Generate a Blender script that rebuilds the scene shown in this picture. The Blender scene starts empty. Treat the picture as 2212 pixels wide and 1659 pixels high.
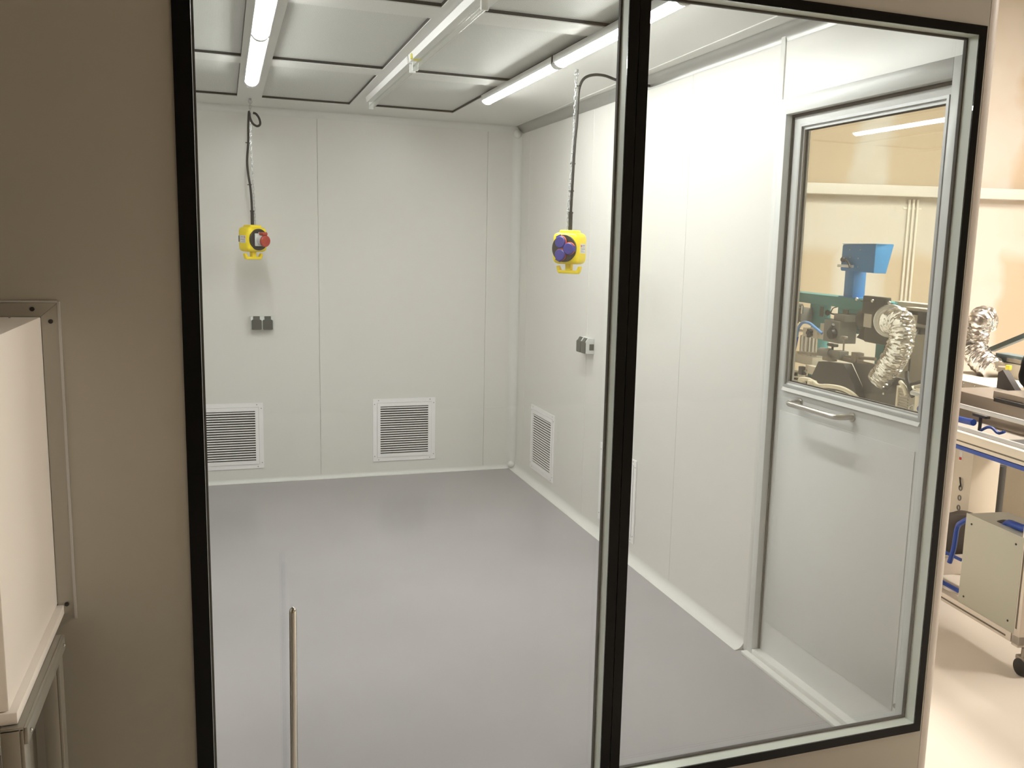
import bpy, bmesh, math, random
from mathutils import Vector, Matrix, noise
random.seed(7)
S = bpy.context.scene
C = S.collection
PI = math.pi

# ------------------------------------------------------------------ camera
IMG_W, IMG_H = 2212, 1659
F_PX = 1960.0
CAM = Vector((-2.0275, -2.0911, 1.6554))
PITCH, YAW, ROLL = 0.153785, 0.3507, 0.028270
fw = Vector((math.sin(YAW)*math.cos(PITCH), math.cos(YAW)*math.cos(PITCH), -math.sin(PITCH)))
r0 = Vector((math.cos(YAW), -math.sin(YAW), 0)); u0 = r0.cross(fw)
rt = math.cos(ROLL)*r0 + math.sin(ROLL)*u0
up = -math.sin(ROLL)*r0 + math.cos(ROLL)*u0
cd = bpy.data.cameras.new('camera'); co = bpy.data.objects.new('camera', cd); C.objects.link(co)
M = Matrix((rt, up, -fw)).transposed().to_4x4(); M.translation = CAM
co.matrix_world = M
cd.sensor_fit = 'HORIZONTAL'; cd.sensor_width = 36.0; cd.lens = 36.0*F_PX/IMG_W
cd.shift_x = -92.085/IMG_W; cd.shift_y = 9.28/IMG_W
cd.clip_start = 0.05; cd.clip_end = 60
S.camera = co

# ------------------------------------------------------------------ world, exposure, big hall lights
w = bpy.data.worlds.new('world'); S.world = w; w.use_nodes = True
bg = w.node_tree.nodes['Background']; bg.inputs[0].default_value = (1.0, 0.88, 0.72, 1); bg.inputs[1].default_value = 0.05
S.view_settings.view_transform = 'Standard'; S.view_settings.look = 'None'
S.view_settings.exposure = 1.25; S.view_settings.gamma = 1.0; S.view_settings.use_curve_mapping = False
S.cycles.transparent_max_bounces = 24
S.cycles.max_bounces = 10
S.cycles.diffuse_bounces = 6
S.cycles.caustics_reflective = False
HALL_LAMPS = [(2.8, 2.3, 4.1), (5.0, -0.8, 4.1)]
HALL_EMIT = 55.0
TUBE_EMIT = 31.0

# ------------------------------------------------------------------ materials
def principled(name, col, rough=0.5, metal=0.0, spec=0.5, coat=0.0, emit=None, es=0.0, var=0.0, vscale=5.0, bump=0.0, bscale=60.0, coatr=0.05):
    m = bpy.data.materials.new(name); m.use_nodes = True
    nt = m.node_tree; b = nt.nodes['Principled BSDF']
    b.inputs['Base Color'].default_value = (*col, 1); b.inputs['Roughness'].default_value = rough
    b.inputs['Metallic'].default_value = metal; b.inputs['Specular IOR Level'].default_value = spec
    b.inputs['Coat Weight'].default_value = coat; b.inputs['Coat Roughness'].default_value = coatr
    if emit:
        b.inputs['Emission Color'].default_value = (*emit, 1); b.inputs['Emission Strength'].default_value = es
    tc = nt.nodes.new('ShaderNodeTexCoord')
    if var > 0:
        n = nt.nodes.new('ShaderNodeTexNoise'); n.inputs['Scale'].default_value = vscale; n.inputs['Detail'].default_value = 4
        nt.links.new(tc.outputs['Object'], n.inputs['Vector'])
        r = nt.nodes.new('ShaderNodeValToRGB')
        r.color_ramp.elements[0].position = 0.35; r.color_ramp.elements[1].position = 0.68
        r.color_ramp.elements[0].color = (*[max(0, c*(1-var)) for c in col], 1)
        r.color_ramp.elements[1].color = (*[min(1, c*(1+var)) for c in col], 1)
        nt.links.new(n.outputs['Fac'], r.inputs['Fac']); nt.links.new(r.outputs['Color'], b.inputs['Base Color'])
    if bump > 0:
        n = nt.nodes.new('ShaderNodeTexNoise'); n.inputs['Scale'].default_value = bscale
        nt.links.new(tc.outputs['Object'], n.inputs['Vector'])
        bp = nt.nodes.new('ShaderNodeBump'); bp.inputs['Strength'].default_value = bump; bp.inputs['Distance'].default_value = 0.01
        nt.links.new(n.outputs['Fac'], bp.inputs['Height']); nt.links.new(bp.outputs['Normal'], b.inputs['Normal'])
    return m

def thin_glass(name, tint=(0.97, 0.985, 0.975), ior=1.5):
    m = bpy.data.materials.new(name); m.use_nodes = True; nt = m.node_tree
    for n in list(nt.nodes): nt.nodes.remove(n)
    out = nt.nodes.new('ShaderNodeOutputMaterial'); mix = nt.nodes.new('ShaderNodeMixShader')
    tr = nt.nodes.new('ShaderNodeBsdfTransparent'); gl = nt.nodes.new('ShaderNodeBsdfGlossy'); fr = nt.nodes.new('ShaderNodeFresnel')
    tr.inputs['Color'].default_value = (*tint, 1); gl.inputs['Roughness'].default_value = 0.0; geo = nt.nodes.new('ShaderNodeNewGeometry'); mr = nt.nodes.new('ShaderNodeMapRange')
    mr.inputs['To Min'].default_value = ior; mr.inputs['To Max'].default_value = 1/ior
    nt.links.new(geo.outputs['Backfacing'], mr.inputs['Value']); nt.links.new(mr.outputs[0], fr.inputs['IOR'])
    nt.links.new(fr.outputs[0], mix.inputs[0]); nt.links.new(tr.outputs[0], mix.inputs[1]); nt.links.new(gl.outputs[0], mix.inputs[2])
    nt.links.new(mix.outputs[0], out.inputs[0])
    return m

def drywall_mat():
    # raw tan plasterboard with cream joint compound: vertical seams, horizontal seam, wobbling edges
    m = principled('bare_plasterboard', (0.78, 0.55, 0.30), rough=0.85)
    nt = m.node_tree; b = nt.nodes['Principled BSDF']; L = nt.links.new
    tc = nt.nodes.new('ShaderNodeTexCoord'); sep = nt.nodes.new('ShaderNodeSeparateXYZ'); L(tc.outputs['Object'], sep.inputs[0])
    nz = nt.nodes.new('ShaderNodeTexNoise'); nz.inputs['Scale'].default_value = 1.6; nz.inputs['Detail'].default_value = 3; L(tc.outputs['Object'], nz.inputs['Vector'])
    def math_(op, a, bb=None):
        n = nt.nodes.new('ShaderNodeMath'); n.operation = op
        for i, v in enumerate((a, bb)):
            if v is None: continue
            if isinstance(v, (int, float)): n.inputs[i].default_value = v
            else: L(v, n.inputs[i])
        return n.outputs[0]
    wob = math_('MULTIPLY', math_('SUBTRACT', nz.outputs['Fac'], 0.5), 0.55)
    x = math_('ADD', sep.outputs['X'], wob)
    fr = math_('FRACT', math_('DIVIDE', x, 1.22))
    d = math_('ABSOLUTE', math_('SUBTRACT', fr, 0.5))       # 0 at seam
    mr = nt.nodes.new('ShaderNodeMapRange'); mr.inputs['From Min'].default_value = 0.13; mr.inputs['From Max'].default_value = 0.22
    mr.inputs['To Min'].default_value = 1; mr.inputs['To Max'].default_value = 0; L(d, mr.inputs['Value'])
    z = math_('ADD', sep.outputs['Z'], math_('MULTIPLY', wob, 0.5))
    dz = math_('ABSOLUTE', math_('SUBTRACT', z, 1.98))
    mz = nt.nodes.new('ShaderNodeMapRange'); mz.inputs['From Min'].default_value = 0.20; mz.inputs['From Max'].default_value = 0.33
    mz.inputs['To Min'].default_value = 1; mz.inputs['To Max'].default_value = 0; L(dz, mz.inputs['Value'])
    f = math_('MAXIMUM', mr.outputs[0], mz.outputs[0])
    n2 = nt.nodes.new('ShaderNodeTexNoise'); n2.inputs['Scale'].default_value = 3.0; L(tc.outputs['Object'], n2.inputs['Vector'])
    f2 = math_('MULTIPLY', f, math_('ADD', 0.55, math_('MULTIPLY', n2.outputs['Fac'], 0.75)))
    mx = nt.nodes.new('ShaderNodeMix'); mx.data_type = 'RGBA'; L(f2, mx.inputs[0])
    mx.inputs[6].default_value = (0.53, 0.43, 0.315, 1); mx.inputs[7].default_value = (0.60, 0.565, 0.51, 1)
    L(mx.outputs[2], b.inputs['Base Color'])
    return m

def diffuser_mat():
    m = principled('perforated_diffuser', (0.60, 0.61, 0.59), rough=0.45, spec=0.4)
    nt = m.node_tree; b = nt.nodes['Principled BSDF']; L = nt.links.new
    tc = nt.nodes.new('ShaderNodeTexCoord'); mp = nt.nodes.new('ShaderNodeMapping'); mp.inputs['Rotation'].default_value = (0, 0, PI/4)
    mp.inputs['Scale'].default_value = (125, 125, 1); L(tc.outputs['Object'], mp.inputs[0])
    v = nt.nodes.new('ShaderNodeTexVoronoi'); v.voronoi_dimensions = '2D'; v.inputs['Scale'].default_value = 1; v.inputs['Randomness'].default_value = 0; L(mp.outputs[0], v.inputs['Vector'])
    r = nt.nodes.new('ShaderNodeValToRGB'); r.color_ramp.elements[0].position = 0.20; r.color_ramp.elements[1].position = 0.30
    r.color_ramp.elements[0].color = (0.36, 0.37, 0.36, 1); r.color_ramp.elements[1].color = (0.66, 0.67, 0.65, 1)
    L(v.outputs['Distance'], r.inputs[0]); L(r.outputs[0], b.inputs['Base Color'])
    return m

MAT = dict(
    panel=principled('steel_wall_panel', (0.74, 0.73, 0.70), rough=0.33, spec=0.5, coat=0.15, coatr=0.25, bump=0.04, bscale=1.5),
    panel_out=principled('exterior_wall_panel', (0.40, 0.39, 0.345), rough=0.55),
    ceil=principled('ceiling_panel', (0.70, 0.70, 0.68), rough=0.5, spec=0.35),
    floor=principled('grey_epoxy', (0.36, 0.34, 0.36), rough=0.2, spec=0.15, var=0.05, vscale=1.3),
    hallfloor=principled('beige_epoxy', (0.70, 0.64, 0.57), rough=0.45, var=0.03, vscale=1.0),
    hallwall=principled('hall_paint', (0.5, 0.45, 0.38), rough=0.8),
    dry=drywall_mat(), diffuser=diffuser_mat(),
    beam=principled('cream_beam', (0.64, 0.61, 0.56), rough=0.6),
    black=principled('black_enamel', (0.005, 0.005, 0.005), rough=0.15, spec=0.15),
    gasket=principled('black_gasket', (0.02, 0.018, 0.018), rough=0.6),
    reveal=principled('window_reveal', (0.80, 0.85, 0.79), rough=0.4),
    alu=principled('white_aluminium', (0.72, 0.72, 0.70), rough=0.35, spec=0.5),
    alug=principled('grey_aluminium', (0.50, 0.51, 0.52), rough=0.38, metal=0.3),
    covem=principled('grey_cove', (0.42, 0.42, 0.41), rough=0.35, metal=0.5),
    doorm=principled('door_skin', (0.68, 0.69, 0.69), rough=0.36, coat=0.1, coatr=0.2),
    post=principled('corner_profile', (0.50, 0.465, 0.43), rough=0.5),
    white=principled('white_paint', (0.90, 0.89, 0.90), rough=0.4),
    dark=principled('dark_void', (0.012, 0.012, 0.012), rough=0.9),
    tube=principled('lit_diffuser', (1, 1, 1), rough=0.5, emit=(1.0, 0.965, 0.94), es=TUBE_EMIT),
    fixture=principled('fixture_housing', (0.78, 0.78, 0.77), rough=0.3),
    lampglass=thin_glass('lamp_glass'), glass=thin_glass('window_glass'),
    yellow=principled('yellow_plastic', (0.93, 0.72, 0.02), rough=0.35),
    rubber=principled('black_rubber', (0.018, 0.016, 0.015), rough=0.5),
    rubber2=principled('brown_black_plate', (0.030, 0.024, 0.021), rough=0.35),
    chain=principled('zinc_chain', (0.50, 0.51, 0.53), rough=0.3, metal=1),
    red=principled('red_cap', (0.42, 0.055, 0.035), rough=0.4),
    blue=principled('navy_cap', (0.045, 0.04, 0.24), rough=0.4),
    orange=principled('orange_ring', (0.80, 0.12, 0.04), rough=0.4),
    lgrey=principled('light_grey_plastic', (0.62, 0.63, 0.62), rough=0.4),
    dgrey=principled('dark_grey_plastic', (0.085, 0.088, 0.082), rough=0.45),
    mgrey=principled('mid_grey_plastic', (0.20, 0.19, 0.175), rough=0.5),
    paper=principled('sticker', (0.75, 0.75, 0.76), rough=0.5),
    ink=principled('sticker_ink', (0.10, 0.10, 0.12), rough=0.6),
    inkred=principled('sticker_red_ink', (0.6, 0.06, 0.05), rough=0.6),
    steel=principled('brushed_steel', (0.62, 0.60, 0.56), rough=0.28, metal=1),
    chrome=principled('chrome', (0.55, 0.56, 0.54), rough=0.14, metal=1),
    sts=principled('stainless_frame', (0.40, 0.39, 0.35), rough=0.4, metal=0.6),
    passbox=principled('cream_box_paint', (0.88, 0.85, 0.81), rough=0.45),
    teal=principled('teal_paint', (0.065, 0.27, 0.285), rough=0.45),
    bluep=principled('blue_paint', (0.035, 0.21, 0.52), rough=0.4),
    bluep2=principled('blue_hood', (0.05, 0.26, 0.58), rough=0.4),
    iron=principled('black_iron', (0.028, 0.026, 0.025), rough=0.45),
    hop=principled('dark_hopper', (0.045, 0.045, 0.044), rough=0.5),
    hopr=principled('grey_hopper', (0.12, 0.115, 0.115), rough=0.35, metal=0.4),
    foil=principled('crinkled_foil', (0.80, 0.78, 0.76), rough=0.24, metal=1, bump=0.2, bscale=60),
    galv=principled('galvanised', (0.60, 0.57, 0.53), rough=0.25, metal=0.9),
    taped=principled('grey_label', (0.42, 0.38, 0.33), rough=0.7),
    beige=principled('beige_machine', (0.66, 0.60, 0.50), rough=0.5),
    sage=principled('sage_box', (0.43, 0.43, 0.355), rough=0.5),
    sagetop=principled('sage_lid', (0.56, 0.57, 0.52), rough=0.5),
    alprof=principled('anodised_profile', (0.66, 0.60, 0.53), rough=0.4, metal=0.2),
    slot=principled('profile_slot', (0.13, 0.11, 0.08), rough=0.7),
    cable=principled('blue_cable', (0.015, 0.06, 0.33), rough=0.35),
    cablel=principled('pale_blue_tube', (0.12, 0.28, 0.62), rough=0.3),
    cream=principled('cream_hose', (0.72, 0.66, 0.55), rough=0.5),
    ss=principled('dull_steel', (0.34, 0.30, 0.26), rough=0.35, metal=0.7),
    conduit=principled('white_conduit', (0.74, 0.70, 0.62), rough=0.5),
    greyarm=principled('bluegrey_paint', (0.13, 0.18, 0.19), rough=0.45),
    cloth=principled('grey_cloth', (0.085, 0.07, 0.06), rough=0.8, bump=0.5, bscale=14),
    clothb=principled('black_cloth', (0.008, 0.008, 0.009), rough=0.9),
    ytape=principled('yellow_sticker', (0.75, 0.68, 0.08), rough=0.5),
    hlamp=principled('hall_lamp_face', (1, 1, 1), emit=(1.0, 0.925, 0.82), es=HALL_EMIT),
)

# ------------------------------------------------------------------ mesh helpers
class MB:
    def __init__(s, M=None):
        s.bm = bmesh.new(); s.M = M or Matrix.Identity(4)
    def _add(s, verts, faces):
        vs = [s.bm.verts.new(s.M @ Vector(v)) for v in verts]
        out = []
        for f in faces:
            try: out.append(s.bm.faces.new([vs[i] for i in f]))
            except ValueError: pass
        return vs, out
    def box(s, x0, x1, y0, y1, z0, z1, bev=0.0, seg=2):
        x0, x1 = sorted((x0, x1)); y0, y1 = sorted((y0, y1)); z0, z1 = sorted((z0, z1))
        v = [(x, y, z) for x in (x0, x1) for y in (y0, y1) for z in (z0, z1)]
        vs, fs = s._add(v, [(0, 1, 3, 2), (4, 6, 7, 5), (0, 4, 5, 1), (2, 3, 7, 6), (0, 2, 6, 4), (1, 5, 7, 3)])
        if bev > 0:
            es = list({e for f in fs for e in f.edges})
            bmesh.ops.bevel(s.bm, geom=es, offset=min(bev, .49*min(x1-x0, y1-y0, z1-z0)), segments=seg, affect='EDGES', profile=0.5)
        return s
    def prism(s, poly, axis, a, b, bev=0.0):
        # poly in the two remaining axes (order x,y,z), extruded along axis from a to b
        def P(p, t):
            q = list(p); q.insert('xyz'.index(axis), t); return tuple(q)
        n = len(poly)
        vs, fs = s._add([P(p, a) for p in poly]+[P(p, b) for p in poly],
               [tuple(range(n)), tuple(range(2*n-1, n-1, -1))]+[(i, (i+1) % n, n+(i+1) % n, n+i) for i in range(n)])
        if bev > 0:
            es = list({e for f in fs for e in f.edges})
            bmesh.ops.bevel(s.bm, geom=es, offset=bev, segments=2, affect='EDGES')
        return s
    def tube(s, pts, r, seg=12, cap=True, closed=False):
        pts = [Vector(p) for p in pts]; n = len(pts)
        rr = r if isinstance(r, (list, tuple)) else [r]*n
        t0 = (pts[1]-pts[0]).normalized(); ref = Vector((0, 0, 1)) if abs(t0.z) < 0.9 else Vector((1, 0, 0))
        nrm = (ref-ref.dot(t0)*t0).normalized(); rings = []
        for i, p in enumerate(pts):
            if closed: t = (pts[(i+1) % n]-pts[i-1]).normalized()
            else: t = (pts[min(i+1, n-1)]-pts[max(i-1, 0)]).normalized()
            nrm = (nrm-nrm.dot(t)*t).normalized(); b = t.cross(nrm)
            rings.append([p+rr[i]*(math.cos(2*PI*k/seg)*nrm+math.sin(2*PI*k/seg)*b) for k in range(seg)])
        v = [tuple(q) for ring in rings for q in ring]; f = []
        for i in range(n if closed else n-1):
            j = (i+1) % n
            for k in range(seg): f.append((i*seg+k, i*seg+(k+1) % seg, j*seg+(k+1) % seg, j*seg+k))
        if cap and not closed: f += [tuple(range(seg-1, -1, -1)), tuple((n-1)*seg+k for k in range(seg))]
        s._add(v, f); return s
    def cyl(s, p0, p1, r, seg=20, r2=None):
        return s.tube([p0, p1], [r, r if r2 is None else r2], seg)
    def disc(s, p0, p1, r, seg=32, bev=0.15):
        p0, p1 = Vector(p0), Vector(p1); d = p1-p0; e = min(bev*r, d.length*0.4); dn = d.normalized()
        return s.tube([p0, p0+dn*1e-4, p1-dn*e, p1], [r*0.999, r, r, r-e], seg)
    def sphere(s, c, r, seg=12):
        c = Vector(c); pts = []; rr = []
        for i in range(seg+1):
            a = PI*i/seg; pts.append(c+Vector((0, 0, -math.cos(a)*r))); rr.append(max(math.sin(a)*r, 1e-4))
        return s.tube(pts, rr, seg*2)
    def build(s, name, mat, parent=None, loc=None, label=None, smooth=35):
        bm = s.bm
        bmesh.ops.recalc_face_normals(bm, faces=bm.faces)
        if parent is not None: inv = parent_inv[parent.name]; bm.transform(inv)
        elif loc is not None: bm.transform(Matrix.Translation(-Vector(loc)))
        ang = math.radians(smooth)
        for f in bm.faces: f.smooth = True
        for e in bm.edges:
            if len(e.link_faces) == 2:
                if e.calc_face_angle(0) > ang: e.smooth = False
        me = bpy.data.meshes.new(name); bm.to_mesh(me); bm.free(); me.materials.append(MAT[mat] if isinstance(mat, str) else mat)
        o = bpy.data.objects.new(name, me); C.objects.link(o)
        if parent is not None:
            o.parent = parent
            parent_inv[o.name] = parent_inv[parent.name]
        elif loc is not None:
            o.location = loc; parent_inv[o.name] = Matrix.Translation(-Vector(loc))
        else: parent_inv[o.name] = Matrix.Identity(4)
        if label: o['label'] = label
        return o
parent_inv = {}
def tag(o, label, cat, group=None, kind=None):
    if label: o['label'] = label
    if cat: o['category'] = cat
    if group: o['group'] = group
    if kind: o['kind'] = kind
    return o
def thing(name, loc, label, cat, rz=0.0, group=None, kind=None):
    o = bpy.data.objects.new(name, None); C.objects.link(o); o.empty_display_size = 0.1
    o.location = loc; o.rotation_euler = (0, 0, rz)
    parent_inv[o.name] = (Matrix.Translation(Vector(loc)) @ Matrix.Rotation(rz, 4, 'Z')).inverted()
    return tag(o, label, cat, group, kind)
def struct(o): o['kind'] = 'structure'; return o
def dup(root, loc, label):
    r = root.copy(); C.objects.link(r); r.location = loc; r['label'] = label
    for ch in list(root.children):
        c = ch.copy(); C.objects.link(c); c.parent = r
        for g in list(ch.children):
            d = g.copy(); C.objects.link(d); d.parent = c
    return r
def catmull(pts, n=8):
    P = [Vector(p) for p in pts]; P = [2*P[0]-P[1]]+P+[2*P[-1]-P[-2]]; out = []
    for i in range(1, len(P)-2):
        for k in range(n):
            t = k/n; a, b, c, d = P[i-1:i+3]
            out.append(0.5*((2*b)+(c-a)*t+(2*a-5*b+4*c-d)*t*t+(3*b-a-3*c+d)*t**3))
    out.append(P[-2]); return out

# ------------------------------------------------------------------ dimensions
D = 4.314; H = 2.5; XL = -3.20; T = 0.05

# ================================================================== SETTING
# floors
struct(MB().box(XL, 0, T, D, -0.03, 0.0).build('floor', 'floor'))
struct(MB().box(-8, 9, -7, 8, -0.12, -0.031).build('floor', 'hallfloor'))
# back wall of steel panels with fine joints
def panels_y(y0, y1, xs, z0, z1, holes=()):
    mb = MB()
    for a, b in zip(xs[:-1], xs[1:]): mb.box(a+0.0012, b-0.0012, y0, y1, z0, z1, bev=0.0015, seg=1)
    mb.box(xs[0], xs[-1], y0+0.006, y1-0.006, z0, z1)
    return mb
struct(panels_y(D, D+T, [XL, -2.60, -1.42, -0.24, 0.0], -0.03, H).build('wall_back', 'panel'))
mb = MB()
for a, b in ((1.03, 1.735), (1.735, 2.915), (2.915, 4.095), (4.095, D+T)):
    mb.box(0, T, a+0.0012, b-0.0012, -0.03, H, bev=0.0015, seg=1)
mb.box(0.006, T-0.006, 1.03, D+T, -0.03, H)
mb.box(0, T, 0.085, 1.0, 2.24, H)               # panel above the door
struct(mb.build('wall_right', 'panel'))
struct(MB().box(XL-T, XL, 0, D+T, -0.03, H).build('wall_left', 'panel'))
# aluminium strip joining the door set to the wall panel
struct(MB().box(-0.006, T, 1.0, 1.03, 0.0, H-0.02, bev=0.003).build('trim_1', 'alu'))

# front wall around the windows
WX0, WX1, WM0, WM1, WZ0, WZ1 = -2.114, -0.013, -1.101, -1.045, 0.191, 2.297
mb = MB()
mb.box(-8, WX0, 0, T, -0.03, 3.0).box(WX0, WX1, 0, T, WZ1, 3.0).box(WX0, WX1, 0, T, -0.03, WZ0).box(WX1, -0.004, 0, T, -0.03, 3.0)
mb.box(WM0+0.008, WM1-0.008, 0.0005, T-0.0005, WZ0, WZ1)
struct(mb.build('wall_front', 'panel_out'))
# rounded corner column
mb = MB(); prof = [(-0.0025, 0.0), (-0.0025, T), (T, T)]
for k in range(0, 9):
    a = k/8*PI/2; prof.append((T-0.045+0.045*math.cos(a), 0.045-0.045*math.sin(a)))
mb.prism(prof, 'z', -0.03, 3.0)
struct(mb.build('trim_2', 'post'))

# coves: concave quarter round trims
def cove(name, p0, p1, du, dv, r=0.045, mat='alu'):
    """concave quarter trim between two walls; du, dv unit vectors pointing away from corner line"""
    du, dv, p0, p1 = Vector(du), Vector(dv), Vector(p0), Vector(p1)
    sec = [Vector((0, 0, 0)), du*r]
    for k in range(1, 8):
        a = k/8*PI/2
        sec.append(du*(r-r*math.sin(a))+dv*(r-r*math.cos(a)))
    sec.append(dv*r)
    mb = MB(); n = len(sec)
    mb._add([tuple(p0+s_) for s_ in sec]+[tuple(p1+s_) for s_ in sec],
            [tuple(range(n)), tuple(range(2*n-1, n-1, -1))]+[(i, (i+1) % n, n+(i+1) % n, n+i) for i in range(n)])
    return struct(mb.build(name, mat))
e = 0.001
cove('baseboard_right', (-e, 1.03, e), (-e, D-e, e), (-1, 0, 0), (0, 0, 1))
cove('baseboard_back', (XL+e, D-e, e), (-e, D-e, e), (0, -1, 0), (0, 0, 1), r=0.028, mat='alu')
cove('baseboard_left', (XL+e, T+e, e), (XL+e, D-e, e), (1, 0, 0), (0, 0, 1))
cove('trim_3', (-e, D-e, 0.03), (-e, D-e, H-0.03), (-1, 0, 0), (0, -1, 0), r=0.055)
cove('trim_4', (-e, T+e, H-e), (-e, D-e, H-e), (-1, 0, 0), (0, 0, -1), r=0.05, mat='covem')
cove('trim_5', (XL+e, D-e, H-e), (-e, D-e, H-e), (0, -1, 0), (0, 0, -1), r=0.045, mat='ceil')
struct(MB().sphere((-0.030, D-0.030, H-0.052), 0.030, 10).build('trim_6', 'alu'))
struct(MB().sphere((-0.028, D-0.03, 0.032), 0.026, 10).build('trim_7', 'alu'))
# thin bright edge strip on the ceiling next to the right wall
mb = MB(); mb.prism([(-0.052, D-0.04), (-0.058, D-0.04), (-0.158, T+0.02), (-0.150, T+0.02)], 'z', H-0.004, H+0.001)
struct(mb.build('trim_8', 'alu'))

# ceiling grid with openings for the filters
cols = [(-3.13, -2.60), (-2.455, -1.925), (-1.785, -1.262), (-1.105, -0.600)]
rows = [(0.17, 1.305), (1.475, 2.610), (2.770, 3.885)]
mb = MB()
xs = [XL-T]+[v for c_ in cols for v in c_]+[T]
for i in range(0, len(xs), 2): mb.box(xs[i], xs[i+1], T, D+T, H, H+0.004)
ys = [T]+[v for r_ in rows for v in r_]+[D+T]
for c_ in cols:
    for i in range(0, len(ys), 2): mb.box(c_[0], c_[1], ys[i], ys[i+1], H, H+0.004)
struct(mb.build('ceiling', 'ceil'))
struct(MB().box(XL-T, T, 0.0, D+T, H+0.075, H+0.12).build('ceiling', 'panel_out'))
# window units
def window(idx, x0, x1, ax0, ax1):
    r = thing('window_%d' % idx, (x0, 0, WZ0), None, None, kind='structure')
    bi0, bi1, zi0, zi1 = ax0, ax1, WZ0+0.027, WZ1-0.025
    mb = MB(); y0, y1 = -0.005, 0.0
    mb.box(x0, bi0, y0, y1, WZ0, WZ1).box(bi1, x1, y0, y1, WZ0, WZ1).box(bi0, bi1, y0, y1, WZ0, zi0).box(bi0, bi1, y0, y1, zi1, WZ1)
    mb.build('frame_border', 'black', r)
    mb = MB(); t = 0.004
    mb.box(bi0-t, bi0, 0.0, T, zi0, zi1).box(bi1, bi1+t, 0.0, T, zi0, zi1).box(bi0-t, bi1+t, 0.0, T, zi0-t, zi0).box(bi0-t, bi1+t, 0.0, T, zi1, zi1+t)
    mb.build('reveal', 'reveal', r)
    mb = MB(); g = 0.005; y0, y1 = T-0.012, T-0.001
    mb.box(bi0, bi0+g, y0, y1, zi0, zi1).box(bi1-g, bi1, y0, y1, zi0, zi1).box(bi0+g, bi1-g, y0, y1, zi0, zi0+g).box(bi0+g, bi1-g, y0, y1, zi1-g, zi1)
    mb.build('gasket', 'gasket', r)
    MB().box(bi0+0.0005, bi1-0.0005, -0.0048, -0.001, zi0+0.0005, zi1-0.0005).build('outer_pane', 'glass', r)
    MB().box(bi0+g, bi1-g, T-0.009, T-0.004, zi0+g, zi1-g).build('inner_pane', 'glass', r)
XM = (WM0+WM1)/2
window(1, WX0, XM-0.0012, -2.078, WM0)
window(2, XM+0.0012, WX1, WM1, -0.037)

# door set in the right wall
dr = thing('door_1', (0, 0.52, 0), None, None, kind='structure')
OY0, OY1, OZ = 0.118, 0.962, 2.178
mb = MB()
mb.box(-0.008, T, 0.062, OY0, 0.0, 2.238, bev=0.002).box(-0.008, T, OY1, 0.999, 0.0, 2.238, bev=0.002).box(-0.008, T, OY0, OY1, OZ, 2.238, bev=0.002)
mb.build('door_frame', 'doorm', dr)
mb = MB(); mb.box(0.020, 0.028, OY0, OY0+0.006, 0, OZ).box(0.020, 0.028, OY1-0.006, OY1, 0, OZ).box(0.020, 0.028, OY0, OY1, OZ-0.010, OZ)
mb.build('seal', 'gasket', dr)
LX0, LX1 = 0.030, 0.068
GY0, GY1, GZ0, GZ1 = 0.170, 0.905, 1.155, 2.128
ly0, ly1, lz1 = OY0+0.004, OY1-0.004, OZ-0.006
mb = MB()
mb.box(LX0, LX1, ly0, GY0, 0.03, lz1).box(LX0, LX1, GY1, ly1, 0.03, lz1).box(LX0, LX1, GY0, GY1, GZ1, lz1).box(LX0, LX1, GY0, GY1, 0.03, GZ0)
leaf = mb.build('door_leaf', 'doorm', dr)
# raised field of the lower leaf
mb = MB(); mb.box(LX0-0.0025, LX0, ly0+0.05, ly1-0.03, 0.16, 1.045, bev=0.002); mb.build('lower_panel', 'doorm', leaf)
# glazing bead: stepped frames and bevelled sill
mb = MB()
def ring(mb, x0, x1, a0, a1, c0, c1, w_):
    mb.box(x0, x1, a0, a0+w_, c0, c1).box(x0, x1, a1-w_, a1, c0, c1).box(x0, x1, a0+w_, a1-w_, c1-w_, c1).box(x0, x1, a0+w_, a1-w_, c0, c0+w_)
ring(mb, LX0-0.006, LX0+0.0, GY0-0.012, GY1+0.008, GZ0-0.012, GZ1+0.012, 0.010)
ring(mb, LX0+0.004, LX0+0.014, GY0, GY1, GZ0, GZ1, 0.010)
mb.build('glazing_bead', 'alug', leaf)
mb = MB(); ring(mb, LX0+0.014, LX0+0.020, GY0, GY1, GZ0, GZ1, 0.014); mb.build('gasket', 'gasket', leaf)
mb = MB(); mb._add([(LX0-0.012, y, GZ0-0.026) for y in (GY0-0.012, GY1+0.008)]+[(LX0+0.004, y, GZ0+0.004) for y in (GY0-0.012, GY1+0.008)]+[(LX0, y, GZ0-0.028) for y in (GY0-0.012, GY1+0.008)],
        [(0, 1, 3, 2), (0, 4, 5, 1), (2, 3, 5, 4), (0, 2, 4), (1, 5, 3)])
mb.build('glazing_sill', 'alu', leaf)
MB().box(LX0+0.0202, LX0+0.0252, GY0+0.001, GY1-0.001, GZ0+0.001, GZ1-0.001).build('door_glass', 'glass', leaf)
mb = MB(); hx = LX0-0.065
pth = [(LX0-0.001, 0.80, 1.098), (hx+0.03, 0.80, 1.098)]
for k in range(0, 7): a = k/6*PI/2; pth.append((hx+0.03-0.03*math.sin(a), 0.80-0.03+0.03*math.cos(a), 1.098))
for k in range(0, 7): a = k/6*PI/2; pth.append((hx+0.03-0.03*math.cos(a), 0.49+0.03-0.03*math.sin(a), 1.098))
pth.append((LX0-0.001, 0.49, 1.098))
mb.tube(pth, 0.0105, 14).cyl((LX0-0.004, 0.80, 1.098), (LX0, 0.80, 1.098), 0.017).cyl((LX0-0.004, 0.49, 1.098), (LX0, 0.49, 1.098), 0.017)
mb.build('door_handle', 'steel', leaf)
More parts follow.
